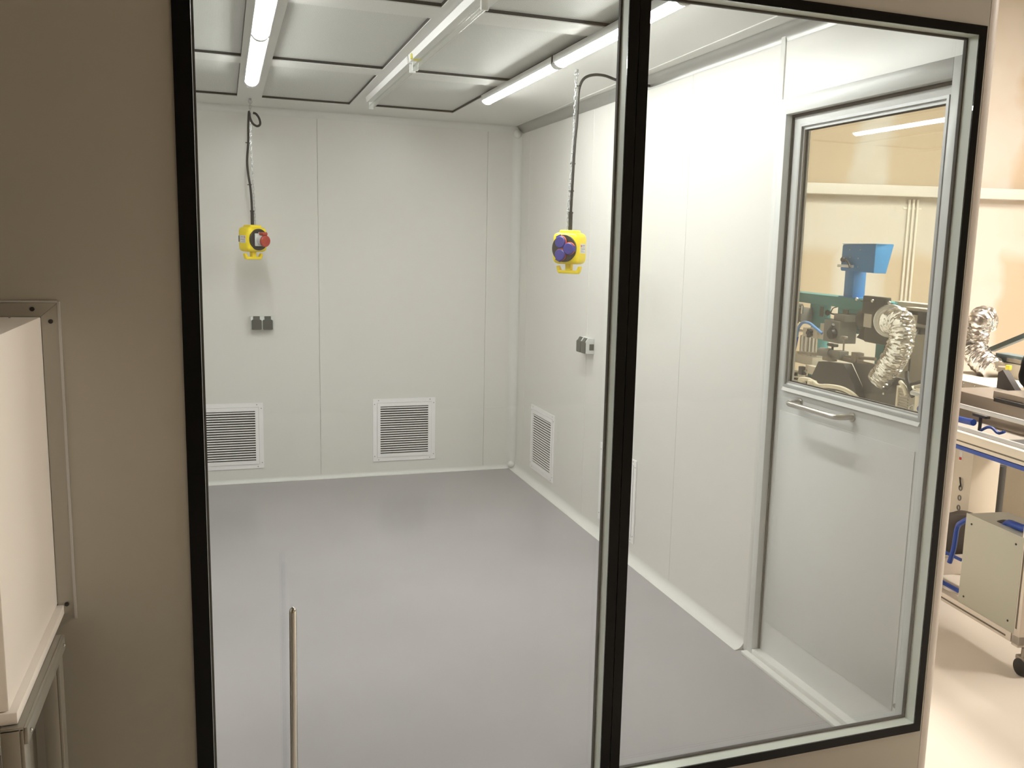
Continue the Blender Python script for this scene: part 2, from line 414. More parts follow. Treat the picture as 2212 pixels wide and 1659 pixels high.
MB().cyl((LX0-0.004, 0.157, 0.185), (LX0, 0.157, 0.185), 0.008).build('screw', 'mgrey', leaf)
mb = MB(); mb.box(-0.036, 0.06, OY0-0.05, 0.999, -0.002, 0.012, bev=0.003).box(-0.008, T, OY0, OY1, 0.01, 0.032, bev=0.003)
mb.build('threshold', 'alu', dr)

# hall around the cleanroom
A = Vector((3.26, 5.5, 0)); ang = math.radians(-17)
hw = MB().box(-9, 9, 0, 0.1, -0.12, 4.3).build('wall_hall_back', 'dry'); hw.location = A; hw.rotation_euler = (0, 0, ang); struct(hw)
bm_ = MB().box(-9, 9, -0.12, 0.0, 2.235, 2.335, bev=0.004).build('trim_9', 'beam'); bm_.location = A; bm_.rotation_euler = (0, 0, ang); struct(bm_)
struct(MB().box(8.9, 9, -7, 8, -0.12, 4.3).build('wall_hall_right', 'hallwall'))
struct(MB().box(-8, 9, -7.1, -7, -0.12, 4.3).build('wall_hall_front', 'hallwall'))
struct(MB().box(-8.1, -8, -7, 9, -0.12, 4.3).build('wall_hall_left', 'hallwall'))
struct(MB().box(-8, 9, -7, 9, 4.3, 4.4).build('ceiling', 'hallwall'))
# ================================================================== LIGHT FITTINGS
GL = 'lit batten lights'
def batten(name, loc, label, lit, length=1.18):
    t = thing(name, loc, label, 'light', group='lit ceiling battens' if lit else 'unlit ceiling lamp fixtures')
    x, y, z = loc; y0, y1 = y-length/2, y+length/2
    if lit:
        mb = MB(); mb.prism([(x-0.030, z), (x+0.030, z), (x+0.035, z-0.034), (x+0.031, z-0.034), (x+0.028, z-0.020), (x-0.028, z-0.020), (x-0.031, z-0.034), (x-0.035, z-0.034)], 'y', y0, y1); mb.build('housing', 'fixture', t)
        mb = MB(); pr = []
        for k in range(0, 13): a = math.radians(24)+k/12*math.radians(132); pr.append((x+0.031*math.cos(a), z-0.021-0.031*math.sin(a)))
        mb.prism(pr, 'y', y0+0.014, y1-0.014); mb.build('lit_diffuser', 'tube', t)
        for ya, yb in ((y0, y0+0.014), (y1-0.014, y1)):
            mb = MB(); pr = [(x+0.035, z-0.002)]
            for k in range(0, 11): a = k/10*PI; pr.append((x+0.035*math.cos(a), z-0.022-0.032*math.sin(a)))
            pr.append((x-0.035, z-0.002)); mb.prism(pr, 'y', ya, yb); mb.build('end_cap', 'fixture', t)
    else:
        mb = MB(); mb.prism([(x-0.028, z), (x+0.028, z), (x+0.022, z-0.030), (x-0.022, z-0.030)], 'y', y0, y1); mb.build('housing', 'fixture', t)
        mb = MB(); mb.prism([(x-0.030, z-0.002), (x-0.0285, z-0.002), (x-0.0225, z-0.031), (x-0.024, z-0.031)], 'y', y0+0.01, y1-0.01); mb.build('side_strip', 'white', t)
        MB().tube([(x, y0+0.03, z-0.055), (x, y1-0.03, z-0.055)], 0.013, 16).build('glass_tube', 'lampglass', t, label='clear unlit glass lamp tube')
        for yy in (y0+0.012, y1-0.03):
            mb = MB(); mb.box(x-0.014, x+0.014, yy, yy+0.016, z-0.070, z-0.030, bev=0.004); mb.build('lamp_holder', 'fixture', t)
    return t
for i, (x, nm) in enumerate(((-0.593, 'right'), (-1.865, 'left'))):
    batten('batten_light', (x, 2.495 if i == 0 else 2.53, H), 'glowing white batten light, far one of the %s lit row near the back wall' % nm, True)
    batten('batten_light', (x, 1.285 if i == 0 else 1.335, H), 'glowing white batten light, near one of the %s lit row close to the window' % nm, True)
f1 = batten('lamp_fixture', (-1.187, 2.86, H), 'unlit white lamp fixture on ceiling between the lit rows, nearest the back wall', False, 1.30)
f2 = batten('lamp_fixture', (-1.187, 1.58, H), 'unlit white lamp fixture with yellow stickers at its end, nearer the window', False, 1.22)
MB().box(-1.217, -1.2115, 2.095, 2.125, H-0.030, H-0.008).box(-1.205, -1.168, 2.10, 2.135, H-0.0318, H-0.0302).build('sticker', 'ytape', f2)

# filter panels
cn = ['by the left wall', 'left of the left lit battens', 'between left lit battens and unlit fixtures', 'between unlit fixtures and right lit battens']
rn = ['window row', 'middle row', 'back wall row']
for ci, (x0, x1) in enumerate(cols):
    for ri, (y0, y1) in enumerate(rows):
        t = thing('filter_panel', ((x0+x1)/2, (y0+y1)/2, H), 'grey ceiling filter panel %s, %s' % (cn[ci], rn[ri]), 'ceiling filter', group='ceiling filter panels')
        mb = MB(); mb.box(x0+0.0016, x1-0.0016, y0+0.0016, y1-0.0016, H+0.016, H+0.019); mb.build('diffuser_plate', 'diffuser', t)
        mb = MB(); g = 0.0015
        mb.box(x0, x0+g, y0, y1, H+0.0045, H+0.022).box(x1-g, x1, y0, y1, H+0.0045, H+0.022).box(x0+g, x1-g, y0, y0+g, H+0.0045, H+0.022).box(x0+g, x1-g, y1-g, y1, H+0.0045, H+0.022)
        mb.build('gasket', 'gasket', t)

# hall lamps
for i, (x, y, z) in enumerate(HALL_LAMPS):
    t = thing('hall_lamp', (x, y, z), ['long warm hall ceiling lamp over the machines', 'long warm hall ceiling lamp in front of the cleanroom corner'][i], 'light', group='hall ceiling lamps')
    hw_ = (0.22, 0.36)[i]
    MB().box(x-hw_-0.03, x+hw_+0.03, y-0.8, y+0.8, z+0.012, z+0.2, bev=0.01).build('lamp_housing', 'fixture', t)
    MB().box(x-hw_, x+hw_, y-0.77, y+0.77, z, z+0.01).build('lamp_face', 'hlamp', t)

# ================================================================== VENTS
def vent(label, M, w=0.45, h=0.455, group='return air grilles'):
    """local: x across, y out of wall (towards -y), z up, origin bottom centre"""
    rz = M[1]; loc = M[0]
    t = thing('air_grille', loc, label, 'air vent', rz=rz, group=group)
    W_ = Matrix.Translation(Vector(loc)) @ Matrix.Rotation(rz, 4, 'Z')
    mb = MB(W_); fwd = 0.078; y0, y1 = -0.010, -0.001
    mb.box(-w/2, -w/2+fwd*0.55, y0+0.004, y1, 0, h).box(w/2-fwd*0.55, w/2, y0+0.004, y1, 0, h)
    mb.box(-w/2+fwd*0.55, w/2-fwd*0.55, y0+0.004, y1, 0, fwd*0.55).box(-w/2+fwd*0.55, w/2-fwd*0.55, y0+0.004, y1, h-fwd*0.55, h)
    mb.build('frame', 'white', t)
    mb = MB(W_); a, b = w/2-0.030, w/2-0.052
    mb.box(-a, -b, y0, y1-0.001, 0.030, h-0.030).box(b, a, y0, y1-0.001, 0.030, h-0.030).box(-b, b, y0, y1-0.001, 0.030, 0.055).box(-b, b, y0, y1-0.001, h-0.055, h-0.030)
    mb.build('inner_frame', 'white', t)
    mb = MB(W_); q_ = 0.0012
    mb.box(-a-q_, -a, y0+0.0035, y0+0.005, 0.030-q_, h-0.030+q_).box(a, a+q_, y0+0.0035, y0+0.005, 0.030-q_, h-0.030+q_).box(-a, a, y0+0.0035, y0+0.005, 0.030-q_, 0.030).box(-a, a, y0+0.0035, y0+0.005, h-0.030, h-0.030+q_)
    mb.build('shadow_edge', 'mgrey', t)  # thin dark strip stands in for the shadow edge around the inner frame
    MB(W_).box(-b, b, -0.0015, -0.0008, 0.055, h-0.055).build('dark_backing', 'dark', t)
    mb = MB(W_); n = 20; z0, z1 = 0.058, h-0.058
    for k in range(n):
        zc = z0+(k+0.5)*(z1-z0)/n; hh = (z1-z0)/n*0.17
        mb.prism([(-0.0080, zc-hh), (-0.0080, zc+hh*0.6), (-0.0035, zc+hh*1.5), (-0.0035, zc-hh*0.2)], 'x', -b, b)
    mb.build('louvres', 'white', t)
    mb = MB(W_)
    for sx in (-1, 1):
        for sz in (0, 1):
            zz = 0.012 if sz == 0 else h-0.012; z2 = 0.038 if sz == 0 else h-0.038
            for xq, zq in ((sx*(w/2-0.040), zz), (sx*(w/2-0.012), z2)):
                MB(W_).cyl((xq, y0+0.0045, zq), (xq, y0+0.003, zq), 0.0035, 10).build('screw', 'mgrey', t)
    return t
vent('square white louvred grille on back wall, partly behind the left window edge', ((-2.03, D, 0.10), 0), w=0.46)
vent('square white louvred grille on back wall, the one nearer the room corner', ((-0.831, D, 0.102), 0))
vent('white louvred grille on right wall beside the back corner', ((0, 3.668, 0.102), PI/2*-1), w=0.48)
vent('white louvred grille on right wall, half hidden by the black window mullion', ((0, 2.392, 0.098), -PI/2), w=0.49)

# ================================================================== WALL SOCKETS
def wall_socket(label, loc, rz):
    t = thing('wall_socket', loc, label, 'power socket', rz=rz, group='double wall sockets')
    W_ = Matrix.Translation(Vector(loc)) @ Matrix.Rotation(rz, 4, 'Z')
    w2, h, dpt = 0.0735, 0.090, 0.050
    mb = MB(W_); mb.prism([(0, 0), (0, h), (-dpt+0.012, h), (-dpt, h-0.020), (-dpt, 0.006), (-dpt+0.008, 0)], 'x', -w2, w2, bev=0.0015); mb.build('housing', 'lgrey', t)
    for sx in (-1, 1):
        c = sx*0.0355
        mb = MB(W_); mb.prism([(c-0.032, 0.008), (c-0.026, 0.002), (c+0.026, 0.002), (c+0.032, 0.008), (c+0.032, 0.064), (c+0.026, 0.070), (c-0.026, 0.070), (c-0.032, 0.064)], 'y', -dpt-0.007, -dpt)
        mb._add([(c-0.021, -dpt-0.006, 0.070), (c+0.021, -dpt-0.006, 0.070), (c+0.021, -dpt+0.009, h+0.002), (c-0.021, -dpt+0.009, h+0.002), (c-0.021, -dpt+0.004, 0.066), (c+0.021, -dpt+0.004, 0.066), (c+0.021, -dpt+0.018, h), (c-0.021, -dpt+0.018, h)],
                [(0, 1, 2, 3), (4, 7, 6, 5), (0, 3, 7, 4), (1, 5, 6, 2), (0, 4, 5, 1), (2, 6, 7, 3)])
        mb.build('flap_lid', 'dgrey', t)
    MB(W_).box(w2, w2+0.0015, -0.030, -0.002, 0.022, 0.058).build('side_knockout', 'dgrey', t)
    mb = MB(W_); mb.box(w2-0.0005, w2+0.001, -0.002, 0, 0, h); mb.build('back_rim', 'lgrey', t)
    return t
wall_socket('grey double wall socket with dark flap lids on back wall, below left yellow socket box', (-1.795, D-0.001, 1.056), 0)
wall_socket('grey double wall socket on right wall above the corner grille', (-0.001, 2.870, 1.045), -PI/2)

# ================================================================== HANGING SOCKET BOXES
def chain_mb(mb, pts, link=0.026, r=0.0016, wd=0.0048):
    L = [Vector(p) for p in pts]; seg = []
    tot = sum((b-a).length for a, b in zip(L[:-1], L[1:])); n = int(tot/(link*0.78))
    def at(s_):
        for a, b in zip(L[:-1], L[1:]):
            d = (b-a).length
            if s_ <= d: return a+(b-a)*(s_/d), (b-a).normalized()
            s_ -= d
        return L[-1], (L[-1]-L[-2]).normalized()
    for i in range(n):
        p, t = at((i+0.5)*tot/n); side = Vector((1, 0, 0)) if i % 2 else Vector((0, 1, 0))
        side = (side-side.dot(t)*t).normalized(); path = []
        for k in range(12):
            a = 2*PI*k/12; c, s_ = math.cos(a), math.sin(a)
            path.append(p+t*((link/2-wd)*(1 if s_ > 0 else -1)+s_*wd)+side*c*wd)
        mb.tube(path, r, 6, closed=True)
    return mb
def pendant(label, hook, top, rz, face, cable_pts, ties, chain_pts):
    t = thing('hanging_socket_box', hook, label, 'hanging power outlet', group='yellow hanging socket boxes')
    hx_, hy_, hz_ = hook
    mb = MB(); mb.cyl((hx_, hy_, hz_-0.0005), (hx_, hy_, hz_-0.012), 0.008, 12)
    loop = [(hx_+0.010*math.sin(a), hy_, hz_-0.022-0.010*math.cos(a)) for a in [2*PI*k/14 for k in range(14)]]
    mb.tube(loop, 0.002, 8, closed=True); mb.build('ceiling_hook', 'chain', t)
    chain_mb(MB(), chain_pts).build('chain', 'chain', t)
    cb = MB().tube(catmull(cable_pts, 10), 0.0068, 12).build('cable', 'rubber', t)
    for p in ties:
        p = Vector(p); MB().tube([p+Vector((-0.017, 0, 0.0)), p+Vector((0.010, 0, 0.001))], 0.0025, 8).tube([p+Vector((0, 0, -0.003)), p+Vector((0, 0, 0.003))], 0.0085, 12).build('cable_tie', 'rubber', cb)
    tp = Vector(top)
    W_ = Matrix.Translation(tp) @ Matrix.Rotation(rz, 4, 'Z')      # local: -y is the face
    mb = MB(W_)
    mb.cyl((0.0, 0.0, 0.085), (0, 0, 0.0), 0.010, 16).cyl((0, 0, 0.088), (0, 0, 0.080), 0.0125, 16); mb.build('strain_relief', 'rubber', t)
    w2, d2 = 0.073, 0.056
    mb = MB(W_); mb.box(-w2, w2, -d2, d2, -0.165, -0.012, bev=0.028, seg=5).box(-0.043, 0.043, -0.036, 0.036, -0.03, 0.0, bev=0.008, seg=3)
    mb.build('housing', 'yellow', t)
    mb = MB(W_)
    mb.box(-0.016, 0.016, -0.014, 0.014, -0.200, -0.15, bev=0.004)
    mb.box(-0.056, 0.056, -0.013, 0.013, -0.212, -0.195, bev=0.005)
    for sx in (-1, 1): mb.prism([(sx*0.046, -0.211), (sx*0.060, -0.205), (sx*0.068, -0.176), (sx*0.055, -0.174), (sx*0.044, -0.197)], 'y', -0.011, 0.011, bev=0.002)
    mb.build('cable_hanger', 'yellow', t)
    fy = -d2; cz = -0.089
    MB(W_).disc((0, fy+0.004, cz), (0, fy-0.006, cz), 0.066, 40, bev=0.03).build('face_plate', 'rubber2', t)
    if face == 'three':
        for k, a in enumerate((math.radians(180-65), 0.0, math.radians(180+65))):
            ax, az = 0.034*math.cos(a), 0.034*math.sin(a)
            o = MB(W_).disc((ax, fy-0.006, cz+az), (ax, fy-0.011, cz+az), 0.0305, 28, bev=0.05).build('cap_ring', 'orange', t)
            ux, uz = math.cos(a), math.sin(a)
            mb = MB(W_).disc((ax-0.001*ux-0.001, fy-0.010, cz+az-0.0015), (ax-0.001, fy-0.020, cz+az-0.0015), 0.0285, 28)
            q = [(ux*0.026-uz*0.013, uz*0.026+ux*0.013), (ux*0.037-uz*0.013, uz*0.037+ux*0.013), (ux*0.037+uz*0.013, uz*0.037-ux*0.013), (ux*0.026+uz*0.013, uz*0.026-ux*0.013)]
            mb.prism([(ax*0.9+p[0], cz+az*0.9+p[1]) for p in q], 'y', fy-0.007, fy-0.016)
            mb.build('socket_cap', 'blue', t)
    else:
        mb = MB(W_); mb.box(-0.036, 0.040, fy-0.016, fy-0.006, cz-0.040, cz+0.038, bev=0.004)
        mb.tube([(0.004, fy-0.012, cz-0.002), (0.004, fy-0.052, cz-0.008)], [0.034, 0.031], 28)
        mb.box(-0.012, 0.026, fy-0.030, fy-0.010, cz+0.030, cz+0.046, bev=0.004)
        mb.build('socket_body', 'lgrey', t)
        mb = MB(W_); mb.disc((0.004, fy-0.051, cz-0.008), (0.004, fy-0.066, cz-0.010), 0.035, 28, bev=0.12)
        mb.box(-0.014, 0.022, fy-0.062, fy-0.020, cz+0.026, cz+0.046, bev=0.006)
        mb.build('socket_lid', 'red', t)
    # rating sticker on the side that faces the window
    sx = 1 if face == 'three' else -1
    X0 = sx*w2
    st = MB(W_).box(X0, X0+sx*0.0008, -0.026, 0.026, cz-0.022, cz+0.024).build('rating_label', 'paper', t)
    mb = MB(W_); X1 = X0+sx*0.0008; X2 = X0+sx*0.0012
    for zz, ya, yb in ((0.018, -0.006, 0.018), (0.0135, -0.004, 0.020), (0.0085, -0.006, 0.016), (0.001, -0.022, 0.020), (-0.003, -0.018, 0.022), (-0.010, -0.022, 0.004), (-0.016, -0.020, 0.020)):
        mb.box(X1, X2, ya, yb, cz+zz-0.0007, cz+zz+0.0007)
    mb.build('label_print', 'ink', st)
    mb = MB(W_); rp = [(X1+sx*0.0003, -0.017+0.0055*math.cos(a), cz+0.013+0.0055*math.sin(a)) for a in [2*PI*k/14 for k in range(14)]]
    mb.tube(rp, 0.0011, 6, closed=True); mb.box(X1, X2, -0.019, -0.015, cz+0.011, cz+0.015); mb.build('label_emblem', 'inkred', st)
    if sx < 0: MB(W_).box(X0-0.0002, X0-0.003, 0.028, 0.040, cz-0.016, cz+0.022, bev=0.001).build('side_clip', 'mgrey', t)
    return t
# left: red industrial socket, turned to the right
yL = 3.919
pendant('yellow hanging socket box with red round lid, hung by the back wall', (-1.850, yL, H), (-1.853, yL, 1.742), math.atan2(0.588, 0.81), 'one',
        [(-1.835, yL, 2.415), (-1.818, yL, 2.41), (-1.800, yL, 2.385), (-1.795, yL, 2.352), (-1.812, yL, 2.338), (-1.838, yL, 2.352), (-1.853, yL, 2.385), (-1.857, yL, 2.42), (-1.860, yL, 2.400), (-1.864, yL, 2.33), (-1.866, yL, 2.24), (-1.875, yL, 2.13), (-1.871, yL, 2.05), (-1.860, yL, 1.97), (-1.855, yL, 1.89), (-1.853, yL, 1.80)],
        [(-1.866, yL, 2.235), (-1.861, yL, 1.985)],
        [(-1.850, yL, 2.478), (-1.852, yL, 2.42), (-1.851, yL, 2.30), (-1.853, yL, 2.20), (-1.845, yL, 2.08), (-1.842, yL, 1.95), (-1.838, yL, 1.80), (-1.838, yL, 1.748)])
yR = 2.134
pendant('yellow hanging socket box with three blue capped sockets, hung near the right wall', (-0.415, yR, H), (-0.424, yR, 1.742), math.atan2(-0.753, 0.657), 'three',
        [(-0.001, 2.184, 2.466), (-0.06, 2.16, 2.462), (-0.13, yR, 2.466), (-0.20, yR, 2.468), (-0.27, yR, 2.484), (-0.33, yR, 2.482), (-0.375, yR, 2.462), (-0.398, yR, 2.42), (-0.404, yR, 2.36), (-0.406, yR, 2.26), (-0.413, yR, 2.16), (-0.417, yR, 2.05), (-0.420, yR, 1.94), (-0.424, yR, 1.81)],
        [(-0.403, yR, 2.425), (-0.417, yR, 2.06), (-0.4205, yR, 1.93)],
        [(-0.415, yR, 2.478), (-0.418, yR, 2.40), (-0.420, yR, 2.25), (-0.428, yR, 2.05), (-0.434, yR, 1.90), (-0.438, yR, 1.83), (-0.436, yR, 1.765), (-0.448, yR, 1.744)])

# ================================================================== OUTSIDE, LEFT: pass box and its stand
t = thing('pass_box', (-2.72, -0.24, 0.855), 'cream metal transfer box sticking out of the wall left of the window', 'pass box')
bx0, bx1, by0, bz0, bz1 = -3.06, -2.38, -0.475, 0.872, 1.487
MB().box(bx0, bx1, by0, -0.002, bz0, bz1, bev=0.003).build('body', 'passbox', t)
MB().box(bx0, bx1+0.012, by0-0.004, -0.0025, 0.850, 0.871, bev=0.002).build('base_tray', 'passbox', t)
dd = MB().box(bx0+0.03, bx1-0.03, by0-0.022, by0, bz0+0.03, bz1-0.03, bev=0.004).build('door', 'passbox', t)
MB().box(bx0+0.1, bx1-0.1, by0-0.024, by0-0.022, bz0+0.1, bz1-0.1).build('door_pane', 'gasket', dd)
MB().cyl((-2.47, by0-0.05, 1.1), (-2.47, by0-0.05, 1.25), 0.008).build('handle', 'steel', dd)
for px_, py_ in ((-2.43, -0.03), (-2.45, -0.09), (-2.50, -0.06)): MB().cyl((px_, py_, bz1), (px_, py_, bz1+0.001), 0.002, 8).build('screw', 'mgrey', t)
t = thing('mounting_flange', (-2.36, -0.002, 0.85), 'grey metal flange framing the transfer box against the wall', 'wall flange')
mb = MB(); fo = (-3.09, -2.348, 0.84, 1.516)
mb.prism([(-2.379, 0.858), (-2.348, 0.838), (-2.348, 1.516), (-2.379, 1.488)], 'y', -0.004, 0.0)
mb.build('side_strip', 'sts', t)
mb = MB(); mb.prism([(-2.3795, 1.488), (-2.3485, 1.516), (-3.09, 1.516), (-3.062, 1.488)], 'y', -0.0045, 0.0); mb.build('top_strip', 'sts', t)
MB().box(-2.3485, -2.3440, -0.005, 0.0, 0.838, 1.518).box(-3.09, -2.3485, -0.005, 0.0, 1.5165, 1.520).build('sealant_edge', 'alug', t)
for px_, pz_ in ((-2.394, 1.503), (-2.362, 1.478), (-2.362, 0.872)): MB().cyl((px_, -0.0045, pz_), (px_, -0.0065, pz_), 0.0045, 12).build('screw', 'rubber', t)
t = thing('support_stand', (-2.7, -0.25, -0.03), 'dark stainless stand under the cream transfer box', 'stand')
sx0, sx1 = -2.392, -2.352
def angle(mb, p0, p1, w_=0.032): pass
for nm_, y0_, y1_ in (('leg', -0.490, -0.452), ('leg', -0.150, -0.112)):
    MB().box(-2.364, -2.358, y0_, y1_, -0.03, 0.846, bev=0.001).box(-2.392, -2.364, y0_, y0_+0.006, -0.03, 0.846, bev=0.001).build(nm_, 'sts', t)
MB().box(-2.3578, -2.3520, -0.490, -0.112, 0.818, 0.848, bev=0.001).box(-2.392, -2.3578, -0.490, -0.112, 0.842, 0.849, bev=0.001).build('top_rail', 'sts', t)
for yy, zz in ((-0.471, 0.833), (-0.131, 0.833)): MB().sphere((-2.3515, yy, zz), 0.004, 6).build('rivet', 'chrome', t)
mb = MB(); mb.box(-2.420, -2.414, -0.45, -0.20, 0.02, 0.80).box(-2.420, -2.414, -0.178, -0.113, 0.02, 0.84); mb.build('side_panel', 'sts', t)
MB().box(-2.45, -2.440, -0.24, -0.16, 0.02, 0.80).build('slot_backing', 'dark', t)
mb = MB(); mb.box(-2.9, -2.53, -0.485, -0.479, 0.02, 0.846); mb.box(-2.53, -2.42, -0.485, -0.479, 0.80, 0.846); mb.box(-2.475, -2.395, -0.485, -0.479, 0.02, 0.80); mb.build('front_panel', 'sts', t)
MB().cyl((-2.47, -0.485, 0.82), (-2.47, -0.489, 0.82), 0.006, 12).build('screw', 'rubber', t)
# chrome rod in front of the glass
t = thing('chrome_rod', (-1.913, -0.15, -0.03), 'slim upright chrome rod standing in front of the left window pane', 'rod')
MB().tube([(-1.913, -0.15, -0.025), (-1.906, -0.15, 0.860), (-1.906, -0.15, 0.866), (-1.906, -0.15, 0.870), (-1.906, -0.15, 0.872)], [0.0080, 0.0080, 0.0070, 0.0045, 0.0006], 18).build('rod', 'chrome', t)
MB().disc((-1.913, -0.15, -0.0305), (-1.913, -0.15, -0.018), 0.075, 32).build('base', 'chrome', t)
# ================================================================== OUTSIDE, RIGHT: machines
MYAW = -math.radians(7.1188)
MW = Matrix.Translation(Vector((1.0, 0.60, 0))) @ Matrix.Rotation(MYAW, 4, 'Z')   # local (b, a, z)
def mthing(name, loc, label, cat, group=None):
    p = MW @ Vector(loc)
    return thing(name, p, label, cat, rz=MYAW, group=group)
def Q(): return MB(MW)

# teal frame
t = mthing('teal_machine_frame', (1.0, 3.0, -0.03), 'teal painted steel machine frame seen through the door window', 'machine frame')
Q().box(0.9, 1.06, 2.43, 4.2, 1.275, 1.352, bev=0.004).build('top_beam', 'teal', t)
mb = Q(); mb.box(0.92, 0.95, 3.33, 3.56, 1.10, 1.274).box(0.92, 0.95, 2.75, 3.14, 1.10, 1.274).box(0.92, 0.95, 3.14, 3.33, 1.10, 1.178); mb.build('web_plate', 'teal', t)
Q().box(0.915, 0.919, 3.345, 3.40, 1.185, 1.262).box(0.915, 0.919, 2.985, 3.06, 1.215, 1.262).build('dark_recess', 'dgrey', t)
for a0, a1 in ((3.43, 3.55), (2.52, 2.62)): Q().box(0.93, 1.03, a0, a1, -0.03, 1.272, bev=0.003).build('leg', 'teal', t)
Q().box(0.95, 1.04, 1.98, 2.47, 1.318, 1.362, bev=0.003).build('grey_beam', 'beige', t)
# blue display
t = mthing('display_terminal', (0.98, 3.02, 1.352), 'bright blue control display head on a short blue post atop the teal frame', 'display')
Q().box(0.92, 1.02, 2.955, 3.080, 1.358, 1.570, bev=0.004).build('post', 'bluep', t)
Q().box(0.90, 1.04, 2.915, 3.115, 1.352, 1.360, bev=0.002).build('base_plate', 'bluep', t)
Q().prism([(3.117, 1.546), (2.670, 1.542), (2.670, 1.740), (3.110, 1.738)], 'x', 0.90, 0.99, bev=0.006).build('display_case', 'bluep', t)
mb = Q(); v_ = [(0.90, 2.669, 1.741), (0.90, 2.669, 1.541), (0.985, 2.655, 1.540), (1.03, 2.655, 1.741)]
mb._add(v_+[(b_, a_+0.006, z_) for b_, a_, z_ in v_], [(0, 1, 2, 3), (7, 6, 5, 4), (0, 4, 5, 1), (1, 5, 6, 2), (2, 6, 7, 3), (3, 7, 4, 0)])
mb.prism([(0.90, 2.66), (1.03, 2.66), (1.06, 3.0), (0.90, 3.11)], 'z', 1.7402, 1.744)
mb.build('sun_hood', 'bluep2', t)
Q().box(0.875, 0.9, 2.93, 3.122, 1.572, 1.592, bev=0.003).build('clamp_block', 'white', t)
lv = Q().tube([(0.875, 3.03, 1.625), (0.865, 2.97, 1.62), (0.86, 2.925, 1.59), (0.86, 2.915, 1.57)], 0.008, 10).build('lever', 'iron', t)
Q().sphere((0.87, 3.035, 1.628), 0.020, 8).build('knob', 'iron', lv)
for a_, z_ in ((3.0, 1.70), (2.86, 1.70), (2.88, 1.64), (2.875, 1.58), (2.99, 1.645)): Q().cyl((0.90, a_, z_), (0.897, a_, z_), 0.005, 10).build('screw', 'steel', t)
# blower
t = mthing('blower', (0.6, 1.98, 1.12), 'black iron blower with grey paper label beside the foil duct', 'blower')
mb = Q(); mb.box(0.52, 0.60, 1.86, 2.12, 1.12, 1.345, bev=0.012).box(0.50, 0.545, 1.885, 2.13, 1.30, 1.412, bev=0.006); mb.build('casing', 'iron', t)
Q().box(0.492, 0.553, 1.877, 2.138, 1.372, 1.378).build('flange_lip', 'iron', t)
for a_ in (1.82, 2.0, 2.18): Q().sphere((0.49, a_, 1.385), 0.011, 6).build('wing_nut', 'steel', t)
mb = Q(); mb.cyl((0.60, 2.10, 1.258), (0.60, 2.25, 1.255), 0.068, 24).cyl((0.60, 2.25, 1.255), (0.60, 2.285, 1.255), 0.055, 24, r2=0.04); mb.build('motor', 'iron', t)
Q().box(0.512, 0.519, 2.032, 2.118, 1.215, 1.322).build('paper_label', 'taped', t)
mb = Q(); mb.prism([(2.10, 1.205), (2.235, 1.19), (2.19, 1.165), (2.24, 1.135), (2.10, 1.12)], 'x', 0.54, 0.62, bev=0.003); mb.build('spout', 'iron', t)
Q().disc((0.445, 1.72, 1.285), (0.430, 1.697, 1.285), 0.098, 40, bev=0.05).cyl((0.43, 1.697, 1.285), (0.395, 1.645, 1.285), 0.080, 28, r2=0.062).cyl((0.56, 1.90, 1.28), (0.445, 1.72, 1.285), 0.07, 20).build('outlet_collar', 'galv', t)
# foil ducts
def foil_duct(path, R_, seed, name, loc, label):
    t_ = mthing(name, loc, label, 'flexible duct', group='silver foil ducts')
    P = catmull(path, 20); n_ = len(P); SG = 40
    rr = [R_*(1+0.03*math.sin(i*1.9)) for i in range(n_)]
    mb = Q(); mb.tube(P, rr, SG, cap=True); mb.bm.verts.ensure_lookup_table(); MI = MW.inverted()
    for i in range(n_):
        c = Vector((0, 0, 0))
        for k in range(SG): c += mb.bm.verts[i*SG+k].co
        c /= SG
        for k in range(SG):
            v = mb.bm.verts[i*SG+k]; a = 2*PI*k/SG
            q = Vector((math.cos(a)*1.1+seed, math.sin(a)*1.1, i*0.42)); q2 = Vector((math.cos(a)*3.2, math.sin(a)*3.2+seed, i*0.85))
            f = 0.13*noise.noise(q)+0.10*noise.noise(q2)
            v.co += (v.co-c)*f
    mb.build('foil_sleeve', 'foil', t_, smooth=30)
    return t_
foil_duct([(0.41, 1.66, 1.285), (0.385, 1.58, 1.292), (0.350, 1.49, 1.305), (0.32, 1.415, 1.275), (0.30, 1.385, 1.205), (0.30, 1.41, 1.13), (0.30, 1.462, 1.062), (0.30, 1.515, 1.0), (0.29, 1.55, 0.955)], 0.068, 3, 'foil_duct', (0.3, 1.46, 0.92), 'crinkled silver foil duct curving down, seen through the door window')
foil_duct([(1.38, 2.10, 1.25), (1.28, 1.98, 1.290), (1.2, 1.93, 1.262), (1.2, 1.943, 1.18), (1.2, 1.95, 1.112), (1.2, 1.885, 1.04), (1.2, 1.80, 1.000), (1.2, 1.735, 0.978)], 0.074, 9, 'foil_duct', (1.2, 1.9, 0.93), 'crinkled silver foil duct outside, right of the cleanroom corner post')
t = mthing('duct_outlet', (1.4, 2.15, 1.2), 'pale duct collar behind the outside foil duct', 'duct collar')
Q().cyl((1.40, 2.16, 1.25), (1.30, 2.05, 1.30), 0.06, 24).build('collar', 'galv', t)
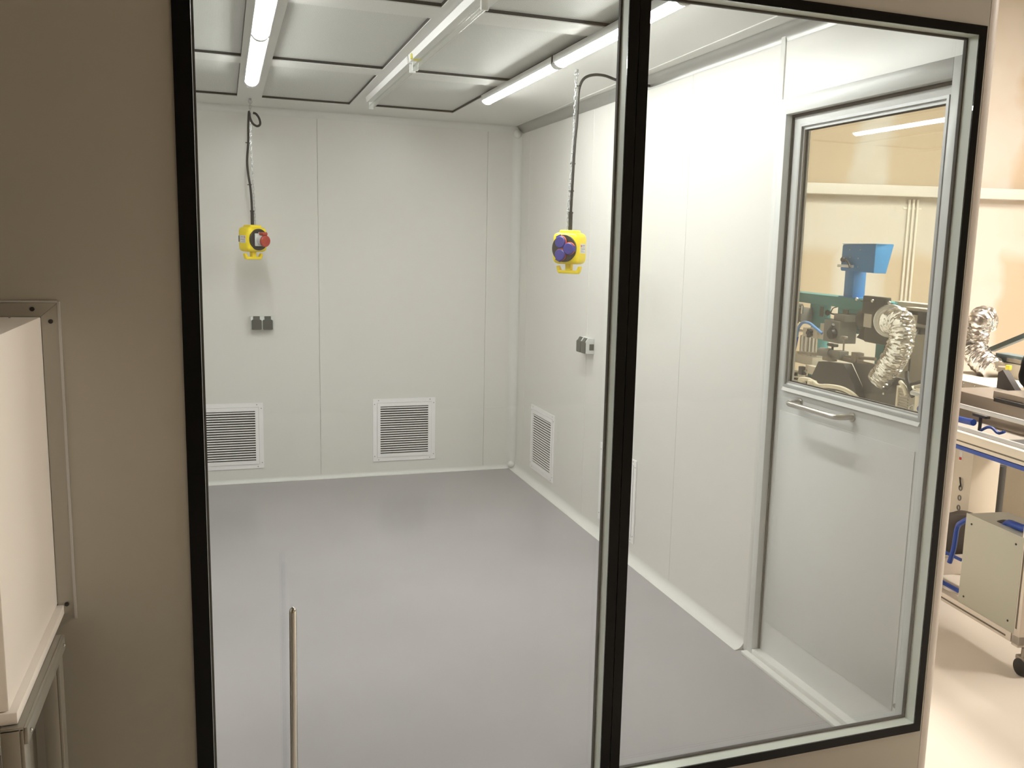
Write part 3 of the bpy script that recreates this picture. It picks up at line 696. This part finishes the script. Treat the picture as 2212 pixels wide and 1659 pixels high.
# valve block and slide unit
t = mthing('valve_block', (0.85, 2.93, 1.01), 'dark grey block with a black angled knob below the teal frame', 'machine part')
Q().box(0.76, 0.90, 2.826, 3.046, 1.03, 1.19, bev=0.005).box(0.78, 0.915, 2.80, 2.95, 1.19, 1.24, bev=0.004).build('body', 'mgrey', t)
mb = Q(); mb.disc((0.76, 2.885, 1.10), (0.715, 2.885, 1.095), 0.040, 20, bev=0.2).tube([(0.735, 2.91, 1.12), (0.73, 2.86, 1.165)], 0.011, 10); mb.build('knob', 'rubber', t)
t = mthing('clamp_slide', (0.82, 3.3, 0.87), 'small steel slide unit with star knob and stacked cylinders, left in the door window', 'machine part')
Q().box(0.78, 0.86, 3.175, 3.395, 1.03, 1.098, bev=0.003).box(0.80, 0.86, 3.10, 3.17, 1.03, 1.15, bev=0.003).build('bracket', 'beige', t)
Q().cyl((0.82, 3.02, 1.065), (0.82, 3.62, 1.06), 0.012, 12).build('slide_rod', 'steel', t)
mb = Q(); mb.cyl((0.78, 3.255, 1.066), (0.745, 3.255, 1.066), 0.014, 12)
for k in range(5): a = 2*PI*k/5; mb.cyl((0.775, 3.255+0.022*math.cos(a), 1.066+0.022*math.sin(a)), (0.75, 3.255+0.022*math.cos(a), 1.066+0.022*math.sin(a)), 0.013, 10)
mb.build('star_knob', 'rubber', t)
for k in range(4): Q().cyl((0.82, 3.275+0.06*k, 0.885), (0.82, 3.275+0.06*k, 1.03), 0.024, 14).build('cylinder', 'galv', t)
Q().box(0.76, 0.90, 3.18, 3.62, 0.82, 0.885, bev=0.003).build('base_block', 'beige', t)
t = mthing('valve_manifold', (0.8, 3.45, 1.1), 'cluster of dark and steel fittings at the left edge of door window', 'machine part')
mb = Q(); mb.box(0.80, 0.90, 3.48, 3.70, 1.13, 1.24, bev=0.004).box(0.80, 0.88, 3.60, 3.72, 1.24, 1.268, bev=0.003); mb.build('body', 'mgrey', t)
mb = Q(); mb.prism([(3.50, 1.12), (3.72, 1.12), (3.72, 1.22), (3.62, 1.21)], 'x', 0.77, 0.80); mb.cyl((0.79, 3.45, 1.20), (0.79, 3.45, 1.262), 0.012, 10).cyl((0.79, 3.64, 1.215), (0.79, 3.64, 1.262), 0.012, 10); mb.build('fittings', 'galv', t)
# guide rod with clamps
t = mthing('guide_rod', (0.6, 2.5, 0.93), 'horizontal steel guide rod with clamps and black T knob', 'machine part')
Q().cyl((0.60, 3.10, 0.935), (0.60, 2.09, 1.012), 0.011, 12).build('rod', 'ss', t)
mb = Q(); mb.box(0.57, 0.63, 2.27, 2.33, 0.965, 1.03, bev=0.003).box(0.57, 0.63, 2.60, 2.70, 0.930, 0.99, bev=0.003); mb.build('clamp', 'ss', t)
mb = Q(); mb.cyl((0.58, 2.74, 0.985), (0.58, 2.60, 0.992), 0.030, 18).cyl((0.58, 2.60, 0.992), (0.58, 2.52, 0.995), 0.022, 18).box(0.55, 0.62, 2.44, 2.53, 0.965, 1.02, bev=0.004); mb.build('coupling', 'mgrey', t)
kk = Q().cyl((0.59, 2.605, 1.0), (0.59, 2.605, 1.035), 0.008, 10).box(0.57, 0.61, 2.560, 2.650, 1.035, 1.055, bev=0.005).build('t_knob', 'rubber', t)
Q().cyl((0.59, 2.46, 1.0), (0.59, 2.465, 1.115), 0.006, 8).box(0.575, 0.605, 2.44, 2.49, 1.10, 1.12, bev=0.003).build('height_pin', 'ss', t)
# hopper
t = mthing('dark_hopper', (0.6, 2.4, 0.4), 'black sloping sheet metal hopper below the guide rod', 'hopper')
mb = Q(); mb.prism([(2.62, 0.93), (2.296, 0.955), (2.15, 0.83), (2.02, 0.62), (2.02, 0.35), (3.3, 0.35), (3.0, 0.56), (2.72, 0.79)], 'x', 0.50, 0.56); mb.build('front_plate', 'hop', t)
mb = Q(); mb.prism([(2.29, 0.962), (1.95, 0.99), (1.93, 0.50), (2.02, 0.50), (2.15, 0.83)], 'x', 0.561, 0.575); mb.build('side_plate', 'hopr', t)
Q().box(0.577, 0.585, 1.92, 2.65, 0.955, 0.985, bev=0.003).build('rim', 'ss', t)
# cream hose
t = mthing('cream_hose', (0.25, 2.0, 0.83), 'thick cream hose with a clip running across the front of the hopper', 'hose')
hs = Q().tube(catmull([(0.25, 2.36, 0.822), (0.24, 2.375, 0.843), (0.25, 2.30, 0.853), (0.25, 2.22, 0.848), (0.25, 2.15, 0.834), (0.25, 2.03, 0.850), (0.25, 1.89, 0.860), (0.25, 1.784, 0.852), (0.25, 1.705, 0.832), (0.25, 1.62, 0.80), (0.25, 1.52, 0.74)], 8), 0.0135, 14).build('hose', 'cream', t)
Q().box(0.225, 0.275, 2.215, 2.255, 0.800, 0.855, bev=0.003).build('clip', 'cream', t)
Q().cyl((0.25, 2.19, 0.83), (0.25, 2.15, 0.79), 0.003, 8).cyl((0.25, 2.08, 0.835), (0.25, 2.14, 0.79), 0.003, 8).build('cable_tie', 'white', t)
Q().tube([(0.26, 2.55, 0.835), (0.25, 2.44, 0.848), (0.25, 2.37, 0.845)], 0.006, 10).tube([(0.26, 2.52, 0.815), (0.25, 2.40, 0.823), (0.25, 2.36, 0.82)], 0.006, 10).build('metal_fork', 'steel', t)
# jumble of machine base left
t = mthing('conveyor_bed', (0.7, 2.9, 0.7), 'dark conveyor bed with steel brackets at bottom left of door window', 'conveyor')
Q().box(0.62, 0.915, 2.72, 3.7, 0.60, 0.70, bev=0.004).build('bed', 'hop', t)
mb = Q(); mb.box(0.60, 0.70, 2.80, 3.35, 0.71, 0.735, bev=0.002).box(0.60, 0.66, 2.72, 2.98, 0.80, 0.86, bev=0.002).box(0.60, 0.64, 3.05, 3.30, 0.745, 0.80, bev=0.002); mb.build('brackets', 'beige', t)
mb = Q(); mb.cyl((0.6, 3.12, 0.70), (0.6, 3.12, 0.78), 0.03, 12).cyl((0.6, 2.90, 0.70), (0.6, 2.90, 0.745), 0.028, 12).box(0.58, 0.62, 2.99, 3.05, 0.78, 0.84, bev=0.004); mb.build('knobs', 'rubber', t)
Q().cyl((0.6, 3.25, 0.76), (0.6, 2.95, 0.82), 0.010, 10).cyl((0.6, 3.3, 0.72), (0.6, 2.85, 0.725), 0.008, 10).build('shafts', 'steel', t)
# blue air hose
t = mthing('blue_air_hose', (0.68, 3.1, 0.78), 'blue pneumatic hose arching and hanging down at left of door window', 'hose')
Q().tube(catmull([(0.68, 2.92, 1.095), (0.66, 2.99, 1.130), (0.66, 3.08, 1.155), (0.66, 3.18, 1.150), (0.67, 3.26, 1.10), (0.68, 3.30, 1.02), (0.68, 3.33, 0.92), (0.68, 3.36, 0.84), (0.68, 3.42, 0.80)], 10), 0.011, 12).build('hose', 'cablel', t)
Q().tube([(0.68, 3.297, 1.035), (0.68, 3.33, 0.92), (0.68, 3.36, 0.85)], 0.016, 12).build('sleeve', 'cable', t)
t = mthing('thin_black_wires', (0.9, 3.15, 1.2), 'tangle of thin black wires in the teal frame opening', 'wires')
Q().tube(catmull([(0.93, 3.34, 1.21), (0.91, 3.27, 1.235), (0.91, 3.22, 1.22), (0.92, 3.15, 1.215), (0.93, 3.10, 1.22)], 8), 0.006, 8).tube(catmull([(0.92, 3.24, 1.225), (0.92, 3.21, 1.26), (0.93, 3.16, 1.275)], 8), 0.004, 8).sphere((0.905, 3.26, 1.222), 0.022, 8).build('wires', 'rubber', t)
# white cabinet behind duct
t = mthing('cream_column', (1.1, 2.3, -0.03), 'cream machine column standing behind the foil duct', 'machine column')
Q().box(0.95, 1.15, 2.10, 2.50, -0.03, 1.318, bev=0.006).build('column', 'beige', t)
t = mthing('black_power_lead', (0.7, 1.88, 0.93), 'thin black lead hanging right of the foil duct', 'cable')
Q().tube(catmull([(0.8, 1.96, 1.22), (0.72, 1.87, 1.18), (0.7, 1.885, 1.11), (0.7, 1.876, 1.04), (0.7, 1.878, 0.94)], 8), 0.0055, 8).build('lead', 'rubber', t)
Q().tube(catmull([(0.92, 2.49, 1.06), (0.92, 2.50, 0.98), (0.92, 2.51, 0.88)], 8), 0.005, 8).build('second_lead', 'rubber', t)
t = mthing('actuator_rail', (0.85, 1.9, 1.2), 'grey linear rail with black motor blocks right of the duct', 'machine part')
Q().box(0.80, 0.88, 1.70, 2.12, 1.325, 1.345, bev=0.002).box(0.80, 0.86, 1.70, 2.05, 1.228, 1.248, bev=0.002).build('rails', 'alprof', t)
Q().box(0.79, 0.90, 1.80, 1.97, 1.252, 1.322, bev=0.004).box(0.79, 0.88, 1.92, 2.01, 1.185, 1.226, bev=0.004).box(0.81, 0.88, 1.97, 2.10, 1.30, 1.324, bev=0.002).build('motor_blocks', 'iron', t)
# curved grey guard and driver box
t = mthing('curved_guard', (0.4, 1.55, 0.5), 'dull violet grey rounded guard plate with two bolts below the duct end', 'machine guard')
pr = [(1.86, 0.45), (1.80, 0.70), (1.73, 0.86), (1.66, 0.93), (1.58, 0.965), (1.48, 0.985), (1.40, 0.985), (1.34, 0.95), (1.30, 0.45)]
mb = Q(); mb.prism(pr, 'x', 0.35, 0.38); mb.build('plate', 'hopr', t)
for a_, z_ in ((1.60, 0.905), (1.577, 0.876)): Q().sphere((0.345, a_, z_), 0.009, 8).build('bolt', 'chrome', t)
t = mthing('driver_box', (0.28, 1.2, 0.8), 'ribbed cream driver box at bottom right of door window', 'machine part')
mb = Q(); mb.box(0.25, 0.33, 1.18, 1.29, 0.75, 0.96, bev=0.002)
for k in range(12): mb.box(0.245, 0.25, 1.20, 1.285, 0.765+0.015*k, 0.771+0.015*k)
mb.build('ribbed_body', 'taped', t)
mb = Q(); mb.box(0.24, 0.34, 1.285, 1.30, 0.75, 0.965).box(0.24, 0.34, 1.20, 1.30, 0.958, 0.966).box(0.24, 0.34, 1.10, 1.13, 0.75, 0.98); mb.build('frame', 'cream', t)
mb = Q(); mb.tube([(0.25, 1.19, 0.78), (0.25, 1.185, 0.87), (0.25, 1.15, 0.885), (0.25, 1.14, 0.87), (0.25, 1.135, 0.78)], 0.006, 10); mb.build('handle', 'chrome', t)
t = mthing('grey_cable_loom', (0.27, 1.2, 0.93), 'grey and black cables drooping beside the driver box', 'cables')
Q().tube(catmull([(0.30, 1.04, 1.03), (0.27, 1.10, 1.02), (0.25, 1.16, 1.0), (0.25, 1.20, 0.985)], 8), 0.010, 10).tube(catmull([(0.25, 1.235, 1.05), (0.24, 1.21, 1.01), (0.24, 1.17, 0.95), (0.24, 1.15, 0.93)], 8), 0.012, 10).build('dark_leads', 'rubber', t)
Q().tube(catmull([(0.24, 1.27, 0.99), (0.23, 1.22, 0.97), (0.23, 1.19, 0.93)], 8), 0.012, 10).tube(catmull([(0.30, 1.05, 0.99), (0.28, 1.12, 0.995), (0.27, 1.18, 0.975)], 8), 0.010, 10).build('pale_leads', 'cream', t)

# --- near machine on wheels, visible right of the corner post
t = mthing('wheeled_frame', (0.35, 0.4, -0.03), 'aluminium profile machine trolley frame on casters beside the cleanroom corner', 'machine trolley')
def profile(mb, ms, x0, x1, y0, y1, z0, z1): mb.box(x0, x1, y0, y1, z0, z1, bev=0.002)
Q().box(0.0, 0.04, 0.0, 1.6, 0.092, 0.132, bev=0.002).build('bottom_rail', 'alprof', t)
Q().box(-0.001, 0.0, 0.03, 1.6, 0.105, 0.112).box(-0.001, 0.0, -0.028, -0.02, 0.16, 0.82).box(-0.001, 0, -0.6, 1.6, 0.848, 0.854).build('rail_slots', 'slot', t)
Q().box(0.0, 0.04, -0.045, -0.005, 0.085, 0.85, bev=0.002).build('corner_post', 'alprof', t)
Q().box(0.0, 0.06, -0.7, 1.6, 0.832, 0.890, bev=0.002).build('top_rail', 'beige', t)
Q().box(0.0, 0.5, -0.045, -0.005, 0.092, 0.132, bev=0.002).build('end_rail', 'alprof', t)
Q().box(0.04, 0.50, 0.73, 0.77, 0.10, 0.19, bev=0.002).build('cross_rail', 'alprof', t)
Q().box(0.50, 0.54, -0.045, 1.6, 0.092, 0.132, bev=0.002).build('far_rail', 'alprof', t)
Q().box(0.50, 0.54, 1.56, 1.6, 0.092, 0.85, bev=0.002).build('far_post', 'alprof', t)
for (b_, a_) in ((0.03, -0.05), (0.52, -0.05), (0.52, 1.58)):
    cs = Q().cyl((b_, a_, 0.085), (b_, a_, 0.045), 0.012, 12).box(b_-0.016, b_+0.016, a_-0.03, a_+0.03, 0.030, 0.048, bev=0.003).build('caster', 'ss', t)
    Q().tube([(b_-0.022, a_, 0.005), (b_-0.018, a_, 0.005), (b_+0.018, a_, 0.005), (b_+0.022, a_, 0.005)], [0.026, 0.035, 0.035, 0.026], 24).build('wheel', 'rubber', cs)
Q().box(-0.002, 0.02, -0.7, 1.55, 0.812, 0.830, bev=0.002).build('cable_trunk', 'cable', t, label='blue cable run clipped under the top rail')
for zz, bb in ((1.010, -0.01), (0.912, -0.01)):
    Q().cyl((bb, -0.7, zz), (bb, 0.80, zz), 0.011, 14).build('guard_rail', 'alug', t)
for a_ in (-0.5, 0.70):
    Q().box(-0.006, 0.03, a_-0.012, a_+0.012, 0.888, 1.012, bev=0.002).build('rail_bracket', 'alug', t)
# deck and bin
t = mthing('steel_bin', (1.0, 1.5, 0.6), 'brown steel bin with riveted flange below the outside foil duct', 'steel bin')
Q().box(0.90, 1.25, 1.36, 2.0, 0.60, 0.905).build('body', 'ss', t)
Q().box(0.885, 1.26, 1.35, 2.01, 0.906, 0.944, bev=0.002).build('flange', 'beige', t)
for a_ in (1.40, 1.50, 1.60): Q().sphere((0.884, a_, 0.925), 0.006, 6).build('rivet', 'steel', t)
t = mthing('slanted_plate', (1.0, 1.27, 0.93), 'dark slanted sheet metal plate right of the steel bin', 'metal plate')
mb = Q(); mb.prism([(1.34, 0.93), (1.34, 1.03), (1.305, 1.05), (1.17, 0.93)], 'x', 0.90, 0.94); mb.build('plate', 'hopr', t)
t = mthing('conveyor_deck', (0.6, 0.6, 0.9), 'brown steel conveyor deck at right edge behind the guard rails', 'conveyor')
Q().box(0.55, 0.88, -0.2, 0.93, 0.955, 0.995, bev=0.003).build('deck', 'ss', t)
Q().box(0.56, 0.86, -0.2, 1.32, 0.792, 0.950, bev=0.003).build('skirt', 'ss', t)
Q().box(0.53, 0.55, 0.60, 0.90, 0.945, 0.965, bev=0.003).build('dark_slot', 'rubber', t)
t = mthing('lower_tray', (0.3, 0.8, 0.83), 'low dark tray with blue cables and black T knob behind the guard rails', 'tray')
Q().box(0.07, 0.53, -0.2, 1.05, 0.800, 0.820, bev=0.002).build('tray', 'taped', t)
Q().box(0.12, 0.40, 0.0, 0.50, 0.821, 0.835).box(0.1, 0.3, 0.5, 0.62, 0.821, 0.832).build('dark_strips', 'hop', t)
Q().box(0.285, 0.315, 0.640, 0.735, 0.905, 0.920, bev=0.004).cyl((0.30, 0.69, 0.82), (0.30, 0.69, 0.906), 0.008, 10).build('t_knob', 'rubber', t)
Q().tube(catmull([(0.25, 1.1, 0.875), (0.25, 0.85, 0.878), (0.25, 0.75, 0.880), (0.24, 0.66, 0.886)], 8), 0.016, 10).tube(catmull([(0.25, 0.615, 0.858), (0.25, 0.575, 0.88), (0.25, 0.54, 0.882), (0.25, 0.50, 0.868), (0.25, 0.46, 0.882)], 8), 0.007, 8).build('cables', 'cable', t)
# background arm, blue-grey profile and coat
t = mthing('lifting_boom', (1.4, 1.9, 1.05), 'blue grey slanted boom rising to the right behind the foil duct', 'machine boom')
mb = Q(); mb.prism([(2.075, 1.088), (2.05, 1.066), (1.55, 1.272), (1.55, 1.305)], 'x', 1.40, 1.44, bev=0.002); mb.build('boom', 'greyarm', t)
t = mthing('bluegrey_cover', (1.3, 1.6, 0.8), 'blue grey machine cover with a pale label beside the foil duct', 'machine cover')
Q().box(1.29, 1.38, 1.20, 1.86, 1.036, 1.082, bev=0.004).build('cover', 'greyarm', t)
Q().box(1.285, 1.29, 1.63, 1.75, 1.040, 1.063).build('pale_label', 'taped', t)
Q().box(1.29, 1.5, 1.20, 1.90, -0.03, 1.034, bev=0.004).build('plinth', 'beige', t)
t = mthing('yellow_tag', (1.18, 1.55, 1.03), 'tiny yellow tipped probe beside the foil duct end', 'probe')
Q().cyl((1.16, 1.66, 1.022), (1.16, 1.59, 1.026), 0.004, 8).build('probe', 'alprof', t)
Q().box(1.15, 1.17, 1.560, 1.592, 1.012, 1.040, bev=0.002).build('tip', 'ytape', t)
t = mthing('black_coat', (0.95, 1.1, 0.94), 'black cloth bundle at the right edge of the picture above the conveyor', 'cloth')
mb = Q(); mb.tube(catmull([(0.97, 1.13, 0.96), (0.97, 1.10, 0.99), (0.97, 1.10, 1.06), (0.97, 1.09, 1.14), (0.97, 1.05, 1.19), (0.97, 1.0, 1.20)], 6), [0.05+0.05*min(1, i/6) for i in range(31)], 18)
for v in mb.bm.verts: v.co += Vector((noise.noise(v.co*12), noise.noise(v.co*13+Vector((3, 0, 0))), 0))*0.02
mb.build('bundle', 'clothb', t)
t = mthing('machine_foot', (0.45, 0.55, -0.03), 'dark round machine foot on the floor under the rails', 'machine foot')
Q().cyl((0.95, 1.30, -0.03), (0.95, 1.30, 0.5), 0.03, 16).disc((0.95, 1.30, -0.0305), (0.95, 1.30, 0.02), 0.07, 24).build('foot', 'hop', t)
# white control panel behind the post
t = mthing('button_panel', (0.6, 1.1, -0.03), 'cream cabinet with a column of round buttons just behind the corner post', 'cabinet')
Q().box(0.55, 0.72, 1.03, 1.5, -0.03, 0.79, bev=0.003).build('cabinet', 'beige', t)
for k, z_ in enumerate((0.465, 0.41, 0.355)):
    rp = [(0.548, 1.105+0.011*math.cos(a), z_-0.03+0.013*math.sin(a)) for a in [2*PI*j/16 for j in range(16)]]
    Q().tube(rp, 0.0035, 8, closed=True).build('button_ring', 'mgrey', t)
Q().tube(catmull([(0.546, 1.115, 0.49), (0.535, 1.095, 0.475), (0.54, 1.095, 0.455), (0.546, 1.11, 0.44)], 6), 0.004, 8).build('handle_loop', 'rubber', t)
lb = Q().box(0.548, 0.55, 1.115, 1.14, 0.58, 0.63).build('label_plate', 'paper', t)
Q().box(0.5465, 0.548, 1.118, 1.137, 0.585, 0.60).build('red_mark', 'inkred', lb)
# sage box on the bottom rail
t = mthing('control_box', (0.08, 0.17, 0.132), 'sage grey sheet metal box resting on the trolley bottom rail', 'box')
bp_ = Q().box(0.003, 0.20, -0.012, 0.338, 0.133, 0.540, bev=0.002).build('body', 'sage', t)
Q().box(-0.001, 0.003, -0.014, 0.340, 0.133, 0.545, bev=0.001).build('side_plate', 'sage', t)
Q().box(0.003, 0.205, -0.012, 0.336, 0.540, 0.543).build('lid', 'sagetop', t)
for a_, z_ in ((0.30, 0.505), (0.305, 0.17), (0.025, 0.505), (0.025, 0.175)): Q().cyl((-0.0012, a_, z_), (-0.003, a_, z_), 0.0045, 10).build('screw', 'rubber', t)
t = mthing('blue_cable_bundle', (0.08, 0.1, 0.544), 'bright blue cable bundle lying over the sage box', 'cables')
Q().tube(catmull([(0.06, 0.185, 0.525), (0.06, 0.15, 0.553), (0.05, 0.10, 0.560), (0.05, 0.05, 0.563), (0.05, -0.03, 0.58), (0.06, -0.12, 0.60)], 8), 0.016, 12).build('bundle', 'cable', t)
Q().tube(catmull([(0.06, 0.21, 0.535), (0.06, 0.18, 0.548), (0.06, 0.14, 0.556)], 6), 0.012, 10).build('black_end', 'rubber', t)
t = mthing('blue_cable_loop', (0.12, 0.5, 0.3), 'dark blue cable hanging behind the sage box', 'cables')
Q().tube(catmull([(0.12, 0.36, 0.485), (0.12, 0.46, 0.475), (0.12, 0.52, 0.44), (0.13, 0.56, 0.40), (0.13, 0.57, 0.30), (0.13, 0.59, 0.22)], 8), 0.012, 10).build('loop', 'cable', t)
t = mthing('grey_cloth_heap', (0.45, 0.9, 0.13), 'crumpled grey brown bag inside the trolley frame behind the sage box', 'bag')
mb = Q(); P_ = []; rr_ = []
for i in range(25):
    a = PI*i/24; P_.append((0.40, 0.92, 0.22-0.13*math.cos(a))); rr_.append(max(0.0005, 0.155*math.sin(a)**0.6))
mb.tube(P_, rr_, 40)
for v in mb.bm.verts: v.co += Vector((noise.noise(v.co*9), noise.noise(v.co*8+Vector((5, 0, 0))), noise.noise(v.co*10+Vector((0, 7, 0)))))*0.03
mb.build('bag', 'cloth', t)
t = mthing('blue_tubing', (0.25, 0.75, 0.1), 'blue tubes running level inside the trolley frame', 'tubes')
Q().cyl((0.20, 0.60, 0.225), (0.20, 1.2, 0.215), 0.008, 10).cyl((0.20, 0.60, 0.070), (0.20, 1.2, 0.060), 0.011, 10).build('tubes', 'cable', t)
# conduits on the hall wall
WA = Matrix.Translation(A) @ Matrix.Rotation(ang, 4, 'Z')
GC = 'white wall conduits'
for k in range(3):
    x_ = 1.03+0.042*k
    p = WA @ Vector((x_, -0.018, 0))
    o = MB(WA).cyl((x_, -0.018, -0.03), (x_, -0.018, 2.21), 0.012, 14).build('conduit', 'conduit', None, loc=(p.x, p.y, -0.03))
    tag(o, ['white vertical conduit below the cream beam, left of three', 'white vertical conduit below the cream beam, middle of three', 'white vertical conduit below the cream beam, right of three'][k], 'conduit', GC)
o = MB(WA).box(0.98, 1.16, -0.008, 0.0, 2.12, 2.135).build('conduit_strap', 'conduit', None, loc=tuple(WA @ Vector((1.07, 0, 2.12))))
tag(o, 'thin pale strap holding the three white conduits to the wall', 'strap')
